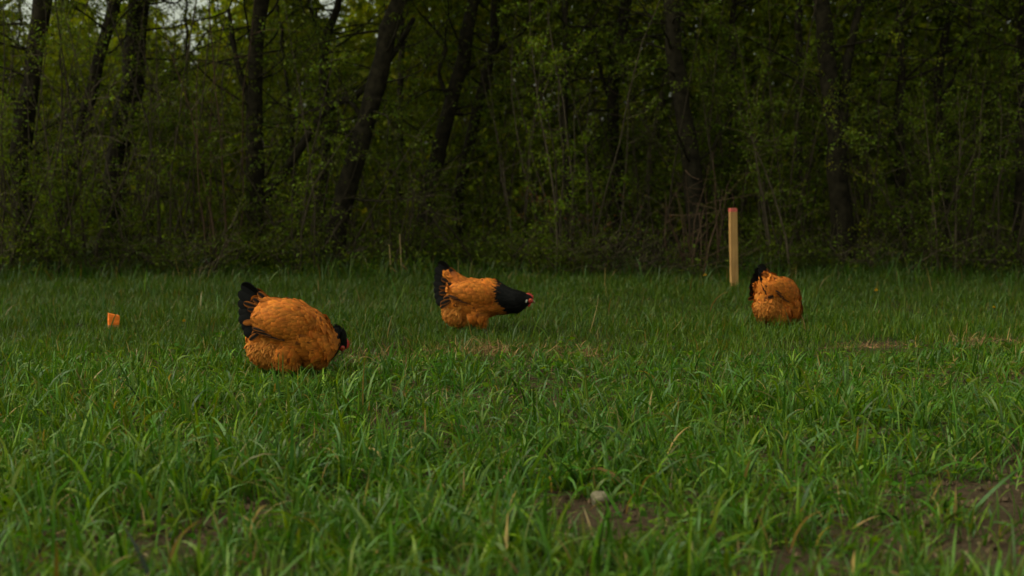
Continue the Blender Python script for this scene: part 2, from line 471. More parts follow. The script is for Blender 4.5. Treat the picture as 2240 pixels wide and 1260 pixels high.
# taller leafy shrubs of the wood's edge
shrub('tall leafy shrub filling the left corner, in front of the far left trunk', 20, 10.3, 1.9, .9, 201)
shrub('leafy shrub under the leaning trunk second from the left edge', 165, 10.2, 1.5, .8, 202, FRESH)
shrub('rounded leafy shrub above and behind the orange stake stub', 330, 10.3, 1.9, .9, 203)
shrub('pair-stemmed brownish sapling thicket left of the pecking hen\'s tail', 478, 10.25, 2.2, .35, 204, stems=5, upright=.96, tw=7, scol=(.07, .042, .025))
shrub('leafy shrub between the upright trunk and the strongly leaning trunk', 650, 10.6, 1.6, .9, 205)
shrub('dark leafy shrub just behind the walking hen\'s tail', 850, 10.5, 1.2, .9, 206)
shrub('broad dark bush low behind the walking hen\'s back', 1075, 10.3, .95, 1.0, 207, tw=9)
shrub('leafy shrub with russet withered leaves, right of the walking hen\'s head', 1295, 10.3, .75, .5, 208, base=RUSSET * .8, stems=7, lv=5)
shrub('tall fresh green shrub behind the russet withered one', 1400, 10.9, 2.0, .9, 209, FRESH)
shrub('bare brown twiggy shrub at the foot of the big trunk left of the stake', 1515, 10.05, .85, .55, 210, stems=13, tw=4, bare=True, upright=.86, scol=(.07, .042, .025))
shrub('leafy shrub directly behind the tall wooden stake', 1640, 10.6, 1.7, .8, 211)
shrub('bright green leafy shrub above the rear-view hen', 1745, 11.0, 2.3, .7, 212, FRESH * 1.15)
shrub('tall bright green sapling right of the big forked trunk', 1905, 10.5, 2.2, .5, 213, YELLOW * .6, stems=6, upright=.8)
shrub('dark leafy shrub at the foot of the slim trunk right of the forked trunk', 2010, 10.3, 1.2, .8, 214)
shrub('leafy shrub under the slender forked trunk near the right edge', 2110, 10.4, 1.7, .8, 215, FRESH)
shrub('tall leafy shrub filling the right corner of the wood\'s edge', 2215, 10.3, 1.7, .8, 216)
# repeats: bushes further in, told apart by nothing
for k in range(36):
    u = -220 + 2680 * (k + rg.uniform(.1, .9)) / 36
    shrub('dim leafy bush in the second row behind the edge of the wood', u, rg.uniform(11.3, 13.2), rg.uniform(1.1, 2.5), .9, 300 + k, [OLIVE, FRESH][k % 2], stems=8, tw=8, lv=22, leaf=.034, group='bushes in the second row of the wood', name='understory_bush')
for k in range(17):
    u = -150 + 2540 * (k + rg.uniform(.1, .9)) / 17
    shrub('low dark bramble bush along the foot of the wood', u, rg.uniform(9.95, 10.7), rg.uniform(.34, .62), .8, 400 + k, OLIVE * .9, stems=12, tw=9, lv=18, leaf=.022, upright=.25, group='bramble bushes along the foot of the wood', name='bramble_bush')

for k in range(25):
    u = -60 + 2380 * ((k + rg.uniform(.1, .9)) / 25) ** 1.15
    if min(abs(u - c) - w for c, w in ((800, 75), (555, 35), (1840, 40), (1520, 40), (240, 40), (985, 45))) < 0: continue
    shrub('slim leafy sapling among the trunks at the edge of the wood', u, rg.uniform(9.95, 11.0), rg.uniform(1.7, 2.7), .5, 500 + k, [FRESH, OLIVE, FRESH * 1.1][k % 3], stems=5, tw=11, lv=24, leaf=.030, upright=.86, group='leafy saplings at the edge of the wood', name='leafy_sapling')

def distant_wood():
    rng = np.random.default_rng(77)
    n = 400000
    x = rng.uniform(-10, 10, n); y = rng.uniform(14.5, 18.8, n); z = rng.uniform(0, 1, n) * 4.6
    u = PW / 2 + FPX * x / y; v = 330 - FPX * (z - CAM_H) / y
    dens = np.clip(np.where(x < -.6, .92, 1.05) + .6 * vnoise(x, z * 1.3 + y * .3, 1.1, 8) + .35 * vnoise(x, z + y, 2.6, 9), .16, 1)
    top = np.where(x < -1.6, 2.85 + .40 * vnoise(x, y, .9, 3) - sum(q * np.exp(-((x * 16.6 / y - c) / w) ** 2) for c, w, q in ((-3.75, .42, .75), (-5.6, .30, .7), (-2.1, .20, .7), (-1.35, .24, .75), (-4.7, .15, .4))), 6)     # on the left the wood behind is only a low hedge
    dens *= np.clip((top - z) / .5, 0, 1) 
    dens = np.where(z < 1.2, np.maximum(dens, .75), dens)
    k = rng.random(n) < dens
    x, y, z = x[k], y[k], z[k]; n = len(x)
    P = np.stack([x, y, z], 1); D = rng.normal(0, 1, (n, 3)); D[:, 2] -= .3
    w = np.clip(.55 + .7 * vnoise(x, z, .6, 4) + .5 * np.exp(-((x + .2) / 2.2) ** 2), 0, 1)[:, None]  # yellower centre paints the backlight into the leaf colour
    C = leaf_cols(rng, n, FRESH, .2) * (1 - w) + leaf_cols(rng, n, YELLOW, .2) * w
    V, F, C = leaf_mesh(rng, P, D, rng.uniform(.07, .13, n), C, .62)
    o = mk('distant_wood', V, F, M_LEAF, None, C)
    tag(o, 'mass of blurred yellow-green foliage deep behind the trunks', 'wood', kind='stuff')
distant_wood()

# ------------------------------------------------------------------ grass
def blades(rng, B, L, W, az, tilt, curl, K, col, twist=.5, droop=1.5, tipc=None):
    n = len(B); s = np.linspace(0, 1, K + 1)
    ang = tilt[:, None] + curl[:, None] * s[None] ** droop
    ds = (L / K)[:, None]
    r = np.concatenate([np.zeros((n, 1)), np.cumsum(np.sin(ang[:, :-1]) * ds, 1)], 1)
    h = np.concatenate([np.zeros((n, 1)), np.cumsum(np.cos(ang[:, :-1]) * ds, 1)], 1)
    ca, sa = np.cos(az)[:, None], np.sin(az)[:, None]
    P = np.stack([B[:, 0:1] + r * ca, B[:, 1:2] + r * sa, np.maximum(B[:, 2:3] + h, .004)], -1)
    tw = (rng.normal(0, twist, n)[:, None]) * s[None] + rng.normal(0, .5, n)[:, None]
    nr = np.stack([np.cos(ang) * ca, np.cos(ang) * sa, -np.sin(ang)], -1)      # blade normal in its bending plane
    sd_ = np.stack([-sa + 0 * ang, ca + 0 * ang, 0 * ang], -1)
    side = sd_ * np.cos(tw)[..., None] + nr * np.sin(tw)[..., None]
    wp = np.clip(.62 + 1.6 * s, 0, 1) * (1 - s ** 2.4)
    w = (W[:, None] * wp[None] * .5)[..., None]
    V = np.stack([P - side * w, P + side * w], 2)              # n,K+1,2,3
    V = V.reshape(n, (K + 1) * 2, 3)
    V = np.delete(V, (K + 1) * 2 - 1, axis=1)
    m = V.shape[1]
    q = [[2 * i, 2 * i + 1, 2 * i + 3, 2 * i + 2] for i in range(K - 1)]
    k = np.arange(n)[:, None, None] * m
    F4 = (k + np.array(q)[None]).reshape(-1, 4)
    F3 = (k[:, :, 0] + np.array([[2 * K - 2, 2 * K - 1, 2 * K]])).reshape(-1, 3)
    f = np.linspace(0, 1, K + 1).repeat(2)[:m]
    C = col[:, None, :] * np.ones((1, m, 1))
    if tipc is not None:
        C = C * (1 - f[None, :, None] ** 2) + tipc[:, None, :] * f[None, :, None] ** 2
    return V.reshape(-1, 3), [F4, F3], C.reshape(-1, 3)

def field(rng, y0, y1, per_m2, margin=.9):
    """random points of the strip the view can see, plus a margin"""
    half = lambda y: y * PW / 2 / FPX + margin
    area = (y1 - y0) * 2 * half(y1)
    n = int(area * per_m2)
    x, y = rng.uniform(-half(y1), half(y1), n), rng.uniform(y0, y1, n)
    k = abs(x) < half(y)
    return x[k], y[k]

def edge(x): return 5.88 + .20 * vnoise(x, x * 0, .9, 12) + .14 * vnoise(x, x * 0, 3.5, 13) + np.where(x > .9, .30 * np.minimum((x - .9), 1), 0)
BARE = [(1305, 1140, .18, .22), (2170, 1085, .16, .07), (1640, 925, .16, .07), (2180, 1215, .16, .05), (430, 1185, .12, .05), (1720, 1240, .16, .05), (560, 1130, .1, .05), (1900, 960, .18, .06), (780, 1100, .1, .06)]
def bare(x, y):
    k = np.ones_like(x)
    for (u, v, a, b) in BARE:
        c = on_ground(u, v)
        k = np.minimum(k, np.clip((((x - c[0]) / a) ** 2 + ((y - c[1] + .06) / (b + .07)) ** 2) ** .5 - .5 + .35 * vnoise(x, y, 7, 44), 0.08, 1))
    return k

BLADE = np.array((.043, .118, .003)); BLUE = np.array((.068, .142, .016)); LIME = np.array((.106, .176, .004)); STRAW = np.array((.27, .18, .06))
def grass_cols(rng, n, wts, var=.16):
    pal = np.array([BLADE, BLUE, LIME, STRAW]); i = rng.choice(4, n, p=wts)
    return np.clip(pal[i] * (1 + rng.normal(0, var, (n, 1))) * (1 + rng.normal(0, .06, (n, 3))), .004, .9)

def sown_grass():
    rng = np.random.default_rng(31)
    x, y = field(rng, 2.3, 6.9, 660)
    keep = (y < edge(x)) & (rng.random(len(x)) < bare(x, y)) & (rng.random(len(x)) < np.clip(.80 + .5 * vnoise(x, y, 1.7, 21) - .10 * np.clip(x / (y * .36), 0, 1) * (y < 4.6), .2, 1))
    x, y = x[keep], y[keep]
    nb = rng.integers(6, 11, len(x))
    i = np.repeat(np.arange(len(x)), nb); n = len(i)
    bx, by = x[i] + rng.normal(0, .014, n), y[i] + rng.normal(0, .014, n)
    B = np.stack([bx, by, gz(bx, by) - .005], 1)
    vig = (1 + .22 * vnoise(x, y, 1.3, 22) + .15 * rng.normal(0, 1, len(x)))[i]
    far = np.clip((by - 4.6) / 1.4, 0, 1); L = np.clip(rng.normal(.114, .038, n) * vig * (1 - .48 * far) * (.45 + .55 * bare(bx, by)) * (1 - .50 * np.exp(-((bx + .86) / .34) ** 2 - ((by - 5.30) / .24) ** 2)), .03, .26); W = (.0030 + .0085 * rng.random(n) ** 1.7) * np.clip(vig, .7, 1.2)
    az = rng.uniform(0, 2 * np.pi, n)
    tilt = np.where(rng.random(n) < .28, rng.uniform(.6, 1.35, n), abs(rng.normal(.30, .34, n))); curl = np.clip(rng.normal(1.25, .85, n), -.3, 3.0)
    C = grass_cols(rng, n, [.48, .19, .31, .02], .26); C *= np.array((1.0, 1.0, 1.0)) + (.22 * vnoise(x, y, .8, 55) + .16 * vnoise(x, y, 2.4, 56))[i][:, None] * np.array((1.0, .55, .2)); Tp = C * rng.uniform(.85, 1.25, (n, 1))
    dry = rng.random(n) < .035; Tp[dry] = STRAW * rng.uniform(.5, 1, (dry.sum(), 1))
    V, F, C = blades(rng, B, L, W, az, tilt, curl, 6, C, .7, 1.5, Tp)
    tag(mk('sown_grass', V, F, M_GRASS, None, C), 'broad-bladed young grass covering the near half of the field', 'grass', kind='stuff')
    # short undergrowth of blades lying low between the tufts
    x, y = field(rng, 2.3, 6.9, 1300)
    k = (y < edge(x) + .1) & (rng.random(len(x)) < np.clip(bare(x, y) + .10, 0, 1) * np.clip(.75 + .6 * vnoise(x, y, 2.1, 23), .1, 1)); x, y = x[k], y[k]; n = len(x)
    B = np.stack([x, y, gz(x, y) - .003], 1)
    C = grass_cols(rng, n, [.42, .14, .30, .14])
    V, F, C = blades(rng, B, rng.uniform(.03, .10, n), rng.uniform(.002, .006, n), rng.uniform(0, 6.28, n), abs(rng.normal(.6, .4, n)), rng.normal(.8, .7, n), 4, C, .8)
    tag(mk('short_grass', V, F, M_GRASS, None, C), 'short thin grass and withered bits on the soil between the broad blades', 'grass', kind='stuff')
sown_grass()

def weeds():
    rng = np.random.default_rng(91)
    x, y = field(rng, 2.4, 6.4, 26); n = len(x); lv = rng.integers(5, 12, n); i = np.repeat(np.arange(n), lv); m = len(i)
    a = rng.uniform(0, 6.28, m); sp = rng.uniform(.005, .05, m)
    P = np.stack([x[i] + np.cos(a) * sp, y[i] + np.sin(a) * sp, gz(x[i], y[i]) + rng.uniform(.008, .05, m)], 1)
    D = np.stack([np.cos(a), np.sin(a), rng.uniform(-.1, .6, m)], 1)
    V, F, C = leaf_mesh(rng, P, D, rng.uniform(.014, .038, m), grass_cols(rng, m, [.45, .2, .35, 0]), .62)
    tag(mk('small_weeds', V, F, M_LEAF, None, C), 'small broad-leaved weeds low between the grass blades', 'weeds', kind='stuff')
weeds()

def lawn():
    rng = np.random.default_rng(41)
    WORN = [on_ground(*p) for p in ((1075, 786), (965, 790), (815, 790), (1262, 782), (1910, 756), (2165, 756))]
    x, y = field(rng, 5.95, 10.6, 7200)
    k = (y > edge(x) - .12 + rng.normal(0, .06, len(x))) & (rng.random(len(x)) < np.clip(.9 + .5 * vnoise(x, y, 2.2, 33), .2, 1))
    for w in WORN: k &= rng.random(len(x)) < np.clip((((x - w[0]) / .16) ** 2 + ((y - w[1] + .06) / .16) ** 2) ** .5 - .3, .1, 1)
    x, y = x[k], y[k]; n = len(x)
    B = np.stack([x, y, gz(x, y) - .003], 1)
    hz = 1 + .32 * vnoise(x, y, 1.2, 34) + .12 * np.clip((y - 8.6) / 1.4, 0, 1)
    L = np.clip(rng.normal(.056, .020, n) * hz, .02, .22); W = rng.uniform(.0022, .0046, n)
    C = grass_cols(rng, n, [.42, .03, .51, .04]) * np.array((.66, .64, .28)) * (1.22 - .14 * (y - 6))[:, None] * (1 + .16 * vnoise(x, y, .9, 35))[:, None]  # colour darkens towards the wood, whose shade is painted in
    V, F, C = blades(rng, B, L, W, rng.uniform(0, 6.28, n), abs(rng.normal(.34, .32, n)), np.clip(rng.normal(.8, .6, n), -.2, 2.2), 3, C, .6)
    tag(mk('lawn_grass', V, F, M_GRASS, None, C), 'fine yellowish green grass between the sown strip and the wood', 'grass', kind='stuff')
    # scattered taller, wider blades in the lawn
    x, y = field(rng, 6.1, 9.9, 22); n = len(x)
    B = np.stack([x, y, gz(x, y)], 1)
    C = grass_cols(rng, n, [.4, .3, .26, .04]) * .75
    V, F, C = blades(rng, B, rng.uniform(.10, .22, n), rng.uniform(.004, .008, n), rng.uniform(0, 6.28, n), abs(rng.normal(.25, .25, n)), rng.normal(1.0, .8, n), 5, C)
    tag(mk('tall_grass', V, F, M_GRASS, None, C), 'scattered taller blades standing up out of the fine grass', 'grass', kind='stuff')
    # rough grass at the foot of the wood
    x, y = field(rng, 9.3, 11.6, 1100)
    k = rng.random(len(x)) < np.clip((y - 9.3) / .5, .15, 1) * np.clip(.7 + .6 * vnoise(x, y, 1.5, 36), .1, 1); x, y = x[k], y[k]; n = len(x)
    B = np.stack([x, y, gz(x, y)], 1)
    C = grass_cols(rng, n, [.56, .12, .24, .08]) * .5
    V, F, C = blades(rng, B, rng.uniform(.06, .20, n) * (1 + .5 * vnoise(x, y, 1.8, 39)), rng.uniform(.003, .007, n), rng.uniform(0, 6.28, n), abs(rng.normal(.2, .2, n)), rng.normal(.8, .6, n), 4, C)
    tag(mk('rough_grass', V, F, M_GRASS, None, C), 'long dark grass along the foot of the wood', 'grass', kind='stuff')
    # nettles and small weeds
    n = 26000
    x, y = rng.uniform(-5.5, 5.5, n), 9.75 + abs(rng.normal(0, .9, n)); z = rng.uniform(0.02, 1, n) ** 1.3 * (.22 + .3 * np.clip(y - 9.8, 0, 1))
    k = rng.random(n) < np.clip(.55 + .9 * vnoise(x, y, 1.9, 37), .1, 1); x, y, z = x[k], y[k], z[k]; n = len(x)
    V, F, C = leaf_mesh(rng, np.stack([x, y, z], 1), rng.normal(0, 1, (n, 3)) - (0, 0, .2), rng.uniform(.018, .042, n), leaf_cols(rng, n, OLIVE * 1.05), .55)
    tag(mk('undergrowth', V, F, M_LEAF, None, C), 'low weeds and ground leaves at the foot of the wood', 'undergrowth', kind='stuff')
lawn()

# ------------------------------------------------------------------ stakes, stone, straw, stalks, dandelions
def stake(label, base_uv, top_z, w, d, lean, rz, paint, paint_h, seed, skew=0.0, name='wooden_stake'):
    rng = np.random.default_rng(seed)
    p = on_ground(*base_uv); root = thing(name, label, 'stake', p, rz)
    def post(z0, z1, grow, mat, nm, cut=0.0):
        bm = bmesh.new(); zs = np.linspace(z0, z1, 7); rings = []
        for z in zs:
            hw, hd = w / 2 + grow, d / 2 + grow
            rings.append([bm.verts.new((sx * hw + lean[0] * z + rng.normal(0, .0008), sy * hd + lean[1] * z + rng.normal(0, .0008), z + (sx * cut if z == zs[-1] else 0))) for sx, sy in ((-1, -1), (1, -1), (1, 1), (-1, 1))])
        for a, b in zip(rings, rings[1:]):
            for i in range(4): bm.faces.new((a[i], a[(i + 1) % 4], b[(i + 1) % 4], b[i]))
        bm.faces.new(rings[-1]); bm.faces.new(rings[0][::-1])
        bmesh.ops.bevel(bm, geom=[e for e in bm.edges if e.calc_face_angle(0) > .8], offset=.003, segments=2, affect='EDGES')
        me = bpy.data.meshes.new(nm); bm.to_mesh(me); bm.free(); me.materials.append(mat)
        o = bpy.data.objects.new(nm, me); COL.objects.link(o); o.parent = root
        return o
    post(-.12, top_z - paint_h, 0, M_WOOD, 'post')
    post(top_z - paint_h, top_z, .0004, paint, 'painted_top', skew)
    return root
stake('tall pale wooden stake with a pink painted top at the edge of the wood', (1606, 633), .523, .046, .034, (-.034, .0), R(14), M_PAINT_PINK, .022, 1)
stake('short stake stub with a bright orange painted top standing in the lawn', (248, 727), .088, .050, .038, (.05, .06), R(24), M_PAINT_ORANGE, .050, 2, -.007, name='stake_stub')

def stone(label, u, v, size, seed):
    rng = np.random.default_rng(seed); p = on_ground(u, v)
    bm = bmesh.new(); bmesh.ops.create_icosphere(bm, subdivisions=3, radius=1)
    pl = rng.normal(0, 1, (9, 3)); pl /= np.linalg.norm(pl, axis=1)[:, None]; ds = rng.uniform(.55, .9, 9)
    for vtx in bm.verts:
        c = np.array(vtx.co); s = 1.0
        for a, dd in zip(pl, ds):
            t = c @ a
            if t > dd: c = c - a * (t - dd) * .9
        c += .03 * np.array([vnoise(c[0] + c[2], c[1], 3, seed)] * 3)
        vtx.co = c * np.array(size)
    me = bpy.data.meshes.new('stone'); bm.to_mesh(me); bm.free(); me.materials.append(M_STONE)
    o = bpy.data.objects.new('stone', me); COL.objects.link(o)
    o.location = (p[0], p[1], gz(p[0], p[1]) + size[2] * .45); o.rotation_euler = (0, 0, seed)
    tag(o, label, 'stone')
stone('pale angular fist-sized stone on the bare soil patch near the front', 1312, 1112, (.030, .024, .026), 3)
stone('small grey stone in the grass right of the rear-view hen', 1994, 752, (.014, .012, .013), 4)

def straw(label, u, v, n, w, seed, h=.07):
    rng = np.random.default_rng(seed); p = on_ground(u, v)
    B = np.stack([rng.normal(0, w, n), rng.normal(0, .04, n), np.zeros(n)], 1); B[:, 2] = gz(p[0] + B[:, 0], p[1] + B[:, 1])
    C = np.array((.40, .235, .10)) * rng.uniform(.3, 1.2, (n, 1)) * (1 + rng.normal(0, .06, (n, 3)))
    V, F, C = blades(rng, B, rng.uniform(.03, h * 1.7, n), rng.uniform(.0018, .004, n), rng.uniform(0, 6.28, n), abs(rng.normal(.95, .4, n)), rng.normal(1.2, .9, n), 5, np.clip(C, 0, .9), 1.0)
    o = mk('straw_tuft', V, F, M_DRY, None, C); o.location = (p[0], p[1], .004)
    tag(o, label, 'dry grass')
straw('widest tuft of withered tan grass, in front of the walking hen', 1075, 784, 380, .095, 1, .080)
straw('small tuft of withered grass just right of the pecking hen\'s head', 815, 792, 90, .06, 2, .06)
straw('flat strip of withered grass between the pecking hen and the widest tuft', 960, 788, 180, .10, 3, .06)
straw('withered grass tuft in front of the rear-view hen, at the right', 1910, 762, 140, .09, 4, .06)
straw('withered grass tuft nearest the right edge of the lawn', 2165, 762, 180, .10, 5, .07)
straw('thin withered tuft below the gap between walking hen and tall stake', 1262, 780, 150, .06, 6, .06)

def stalk(label, u, v, h, seed, bend):
    rng = np.random.default_rng(seed); p = at(u, HOR, 9.9); p[2] = 0
    g = Geo(); S = wander(rng, (0, 0, 0), (bend, 0, 1), h, 6, .03); g.tube(S, np.linspace(.0045, .0035, 7), 6, (.30, .21, .10))
    S2 = wander(rng, S[2], (.5, 0, -.45), .06, 3, .05); g.tube(S2, np.linspace(.005, .002, 4), 5, (.38, .20, .09))
    o = g.build('dry_stalk', M_DRY); o.location = p
    tag(o, label, 'stalk')
stalk('taller pale dry stalk standing left of the walking hen\'s tail', 876, 600, .31, 1, 0.0)
stalk('thin dry stalk with a bent leaf, left of the taller pale stalk', 853, 600, .24, 2, .02)

def dandelion(label, u, v, Y, seed, r=.014):
    rng = np.random.default_rng(seed); p = at(u, v, Y); root = thing('dandelion', label, 'flower', (p[0], p[1], 0))
    g = Geo(); S = wander(rng, (0, 0, 0), (0, 0, 1), p[2], 5, .03); g.tube(S, .0018, 6, (.09, .11, .03)); g.build('stem', M_TWIG, root)
    t = S[-1]; n = 60; a = rng.uniform(0, 6.28, n); e = rng.uniform(.1, 1.4, n)
    D = np.stack([np.cos(a) * np.cos(e), np.sin(a) * np.cos(e), np.sin(e)], 1)
    V, F, C = leaf_mesh(rng, np.repeat(t[None], n, 0), D, np.full(n, r) * rng.uniform(.8, 1.2, n), np.ones((n, 3)), .35)
    mk('flower_head', V, F, M_PETAL, root)
dandelion('yellow dandelion at the foot of the big trunk, left of the tall stake', 1543, 603, 9.5, 1)
dandelion('yellow dandelion in the grass right of the rear-view hen', 1918, 636, 8.6, 2)
dandelion('yellow dandelion nearest the right edge', 2173, 673, 7.8, 3, .010)
dandelion('yellow dandelion left of the pecking hen', 403, 703, 7.1, 4, .010)

# ------------------------------------------------------------------ hens
BUFF = np.array((.52, .150, .018)); BUFF_L = np.array((.52, .178, .028)); BLACK = np.array((.006, .0055, .005))

def union_body(balls, voxel=.006):
    """one continuous skin over a chain of balls"""
    bm = bmesh.new()
    for chain in balls:
        for a, b in (zip(chain, chain[1:]) if len(chain) > 1 else [(chain[0], chain[0])]):
            a, b = np.array(a, float), np.array(b, float)
            steps = max(2, int(np.linalg.norm(b[:3] - a[:3]) / .012))
            for i in range(steps + 1):
                c = a + (b - a) * i / steps
                bmesh.ops.create_icosphere(bm, subdivisions=2, radius=c[3], matrix=Matrix.Translation(c[:3]))
    me = bpy.data.meshes.new('tmp'); bm.to_mesh(me); bm.free()
    o = bpy.data.objects.new('tmp', me); COL.objects.link(o)
    md = o.modifiers.new('r', 'REMESH'); md.mode = 'VOXEL'; md.voxel_size = voxel
    ms = o.modifiers.new('s', 'SMOOTH'); ms.iterations = 12; ms.factor = .5
    dg = bpy.context.evaluated_depsgraph_get(); ev = o.evaluated_get(dg)
    em = ev.to_mesh()
    V = np.empty(len(em.vertices) * 3); em.vertices.foreach_get('co', V); V = V.reshape(-1, 3)
    em.calc_loop_triangles(); Tn = np.empty(len(em.loop_triangles) * 3, np.int32); em.loop_triangles.foreach_get('vertices', Tn)
    Tn = Tn.reshape(-1, 3)
    ev.to_mesh_clear(); bpy.data.objects.remove(o, do_unlink=True); bpy.data.meshes.remove(me)
    return V, Tn

def sample(rng, V, Tn, n):
    a, b, c = V[Tn[:, 0]], V[Tn[:, 1]], V[Tn[:, 2]]
    nr = np.cross(b - a, c - a); ar = np.linalg.norm(nr, axis=1)
    i = rng.choice(len(Tn), n, p=ar / ar.sum())
    s, t = rng.random(n), rng.random(n); f = s + t > 1; s[f], t[f] = 1 - s[f], 1 - t[f]
    P = a[i] + (b - a)[i] * s[:, None] + (c - a)[i] * t[:, None]
    return P, nr[i] / (ar[i][:, None] + 1e-12)

def feathers(rng, P, Nn, D, L, W, lift, col, tipc=None, round_=.75):
    """rounded cambered feathers lying back along D on a surface with normals Nn"""
    n = len(P)
    D = D - Nn * np.sum(D * Nn, 1)[:, None]; D /= np.linalg.norm(D, axis=1)[:, None] + 1e-9
    S = np.cross(Nn, D)
    ts = np.array([0, .35, .72, .93, 1.0]); ws = np.array([.35, .85, 1.0, .62, .22])
    cross = np.array([-1, 0, 1.0])
    V = []
    for t, w in zip(ts, ws):
        c = P + D * (L * t)[:, None] + Nn * (lift * t - .10 * L * t * t + .0015)[:, None]
        for x in cross:
            V.append(c + S * (W * .5 * w * x)[:, None] - Nn * (.16 * W * w * abs(x))[:, None])
    V = np.stack(V, 1); m = V.shape[1]
    q = [[3 * i + j, 3 * i + j + 1, 3 * i + j + 4, 3 * i + j + 3] for i in range(4) for j in range(2)]
    F = (np.arange(n)[:, None, None] * m + np.array(q)[None]).reshape(-1, 4)
    C = np.repeat(col[:, None], m, 1)
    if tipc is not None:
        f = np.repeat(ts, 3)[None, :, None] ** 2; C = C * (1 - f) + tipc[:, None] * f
    return V.reshape(-1, 3), F, C.reshape(-1, 3)

def quill(P0, d, up, L, W, bend, inner, rim, rimw=.65):
    """one long tail feather: broad, round-ended, cambered; rim colour along its edge"""
    d = d / np.linalg.norm(d); s = np.cross(d, up); s /= np.linalg.norm(s); nn = np.cross(s, d)
    ts = np.array([0, .14, .28, .42, .56, .70, .80, .88, .94, .98, 1.0]); cx = np.array([-1, -.88, -.3, 0, .3, .88, 1]); V, C = [], []
    for t in ts:
        w = W * .5 * (min(1, .45 + 1.1 * t) * math.sqrt(max(0, 1 - max(0, (t - .72) / .28) ** 2.2)) + (.03 if t == 1 else 0))
        c = P0 + d * L * t - nn * bend * t * t
        for x in cx:
            V.append(c + s * w * x - nn * .12 * w * x * x)
            e = rim if (abs(x) > rimw or t > .99) else inner
            C.append(e)
    F = [[7 * i + j, 7 * i + j + 1, 7 * i + j + 8, 7 * i + j + 7] for i in range(10) for j in range(6)]
    return np.array(V), np.array(F), np.array(C)

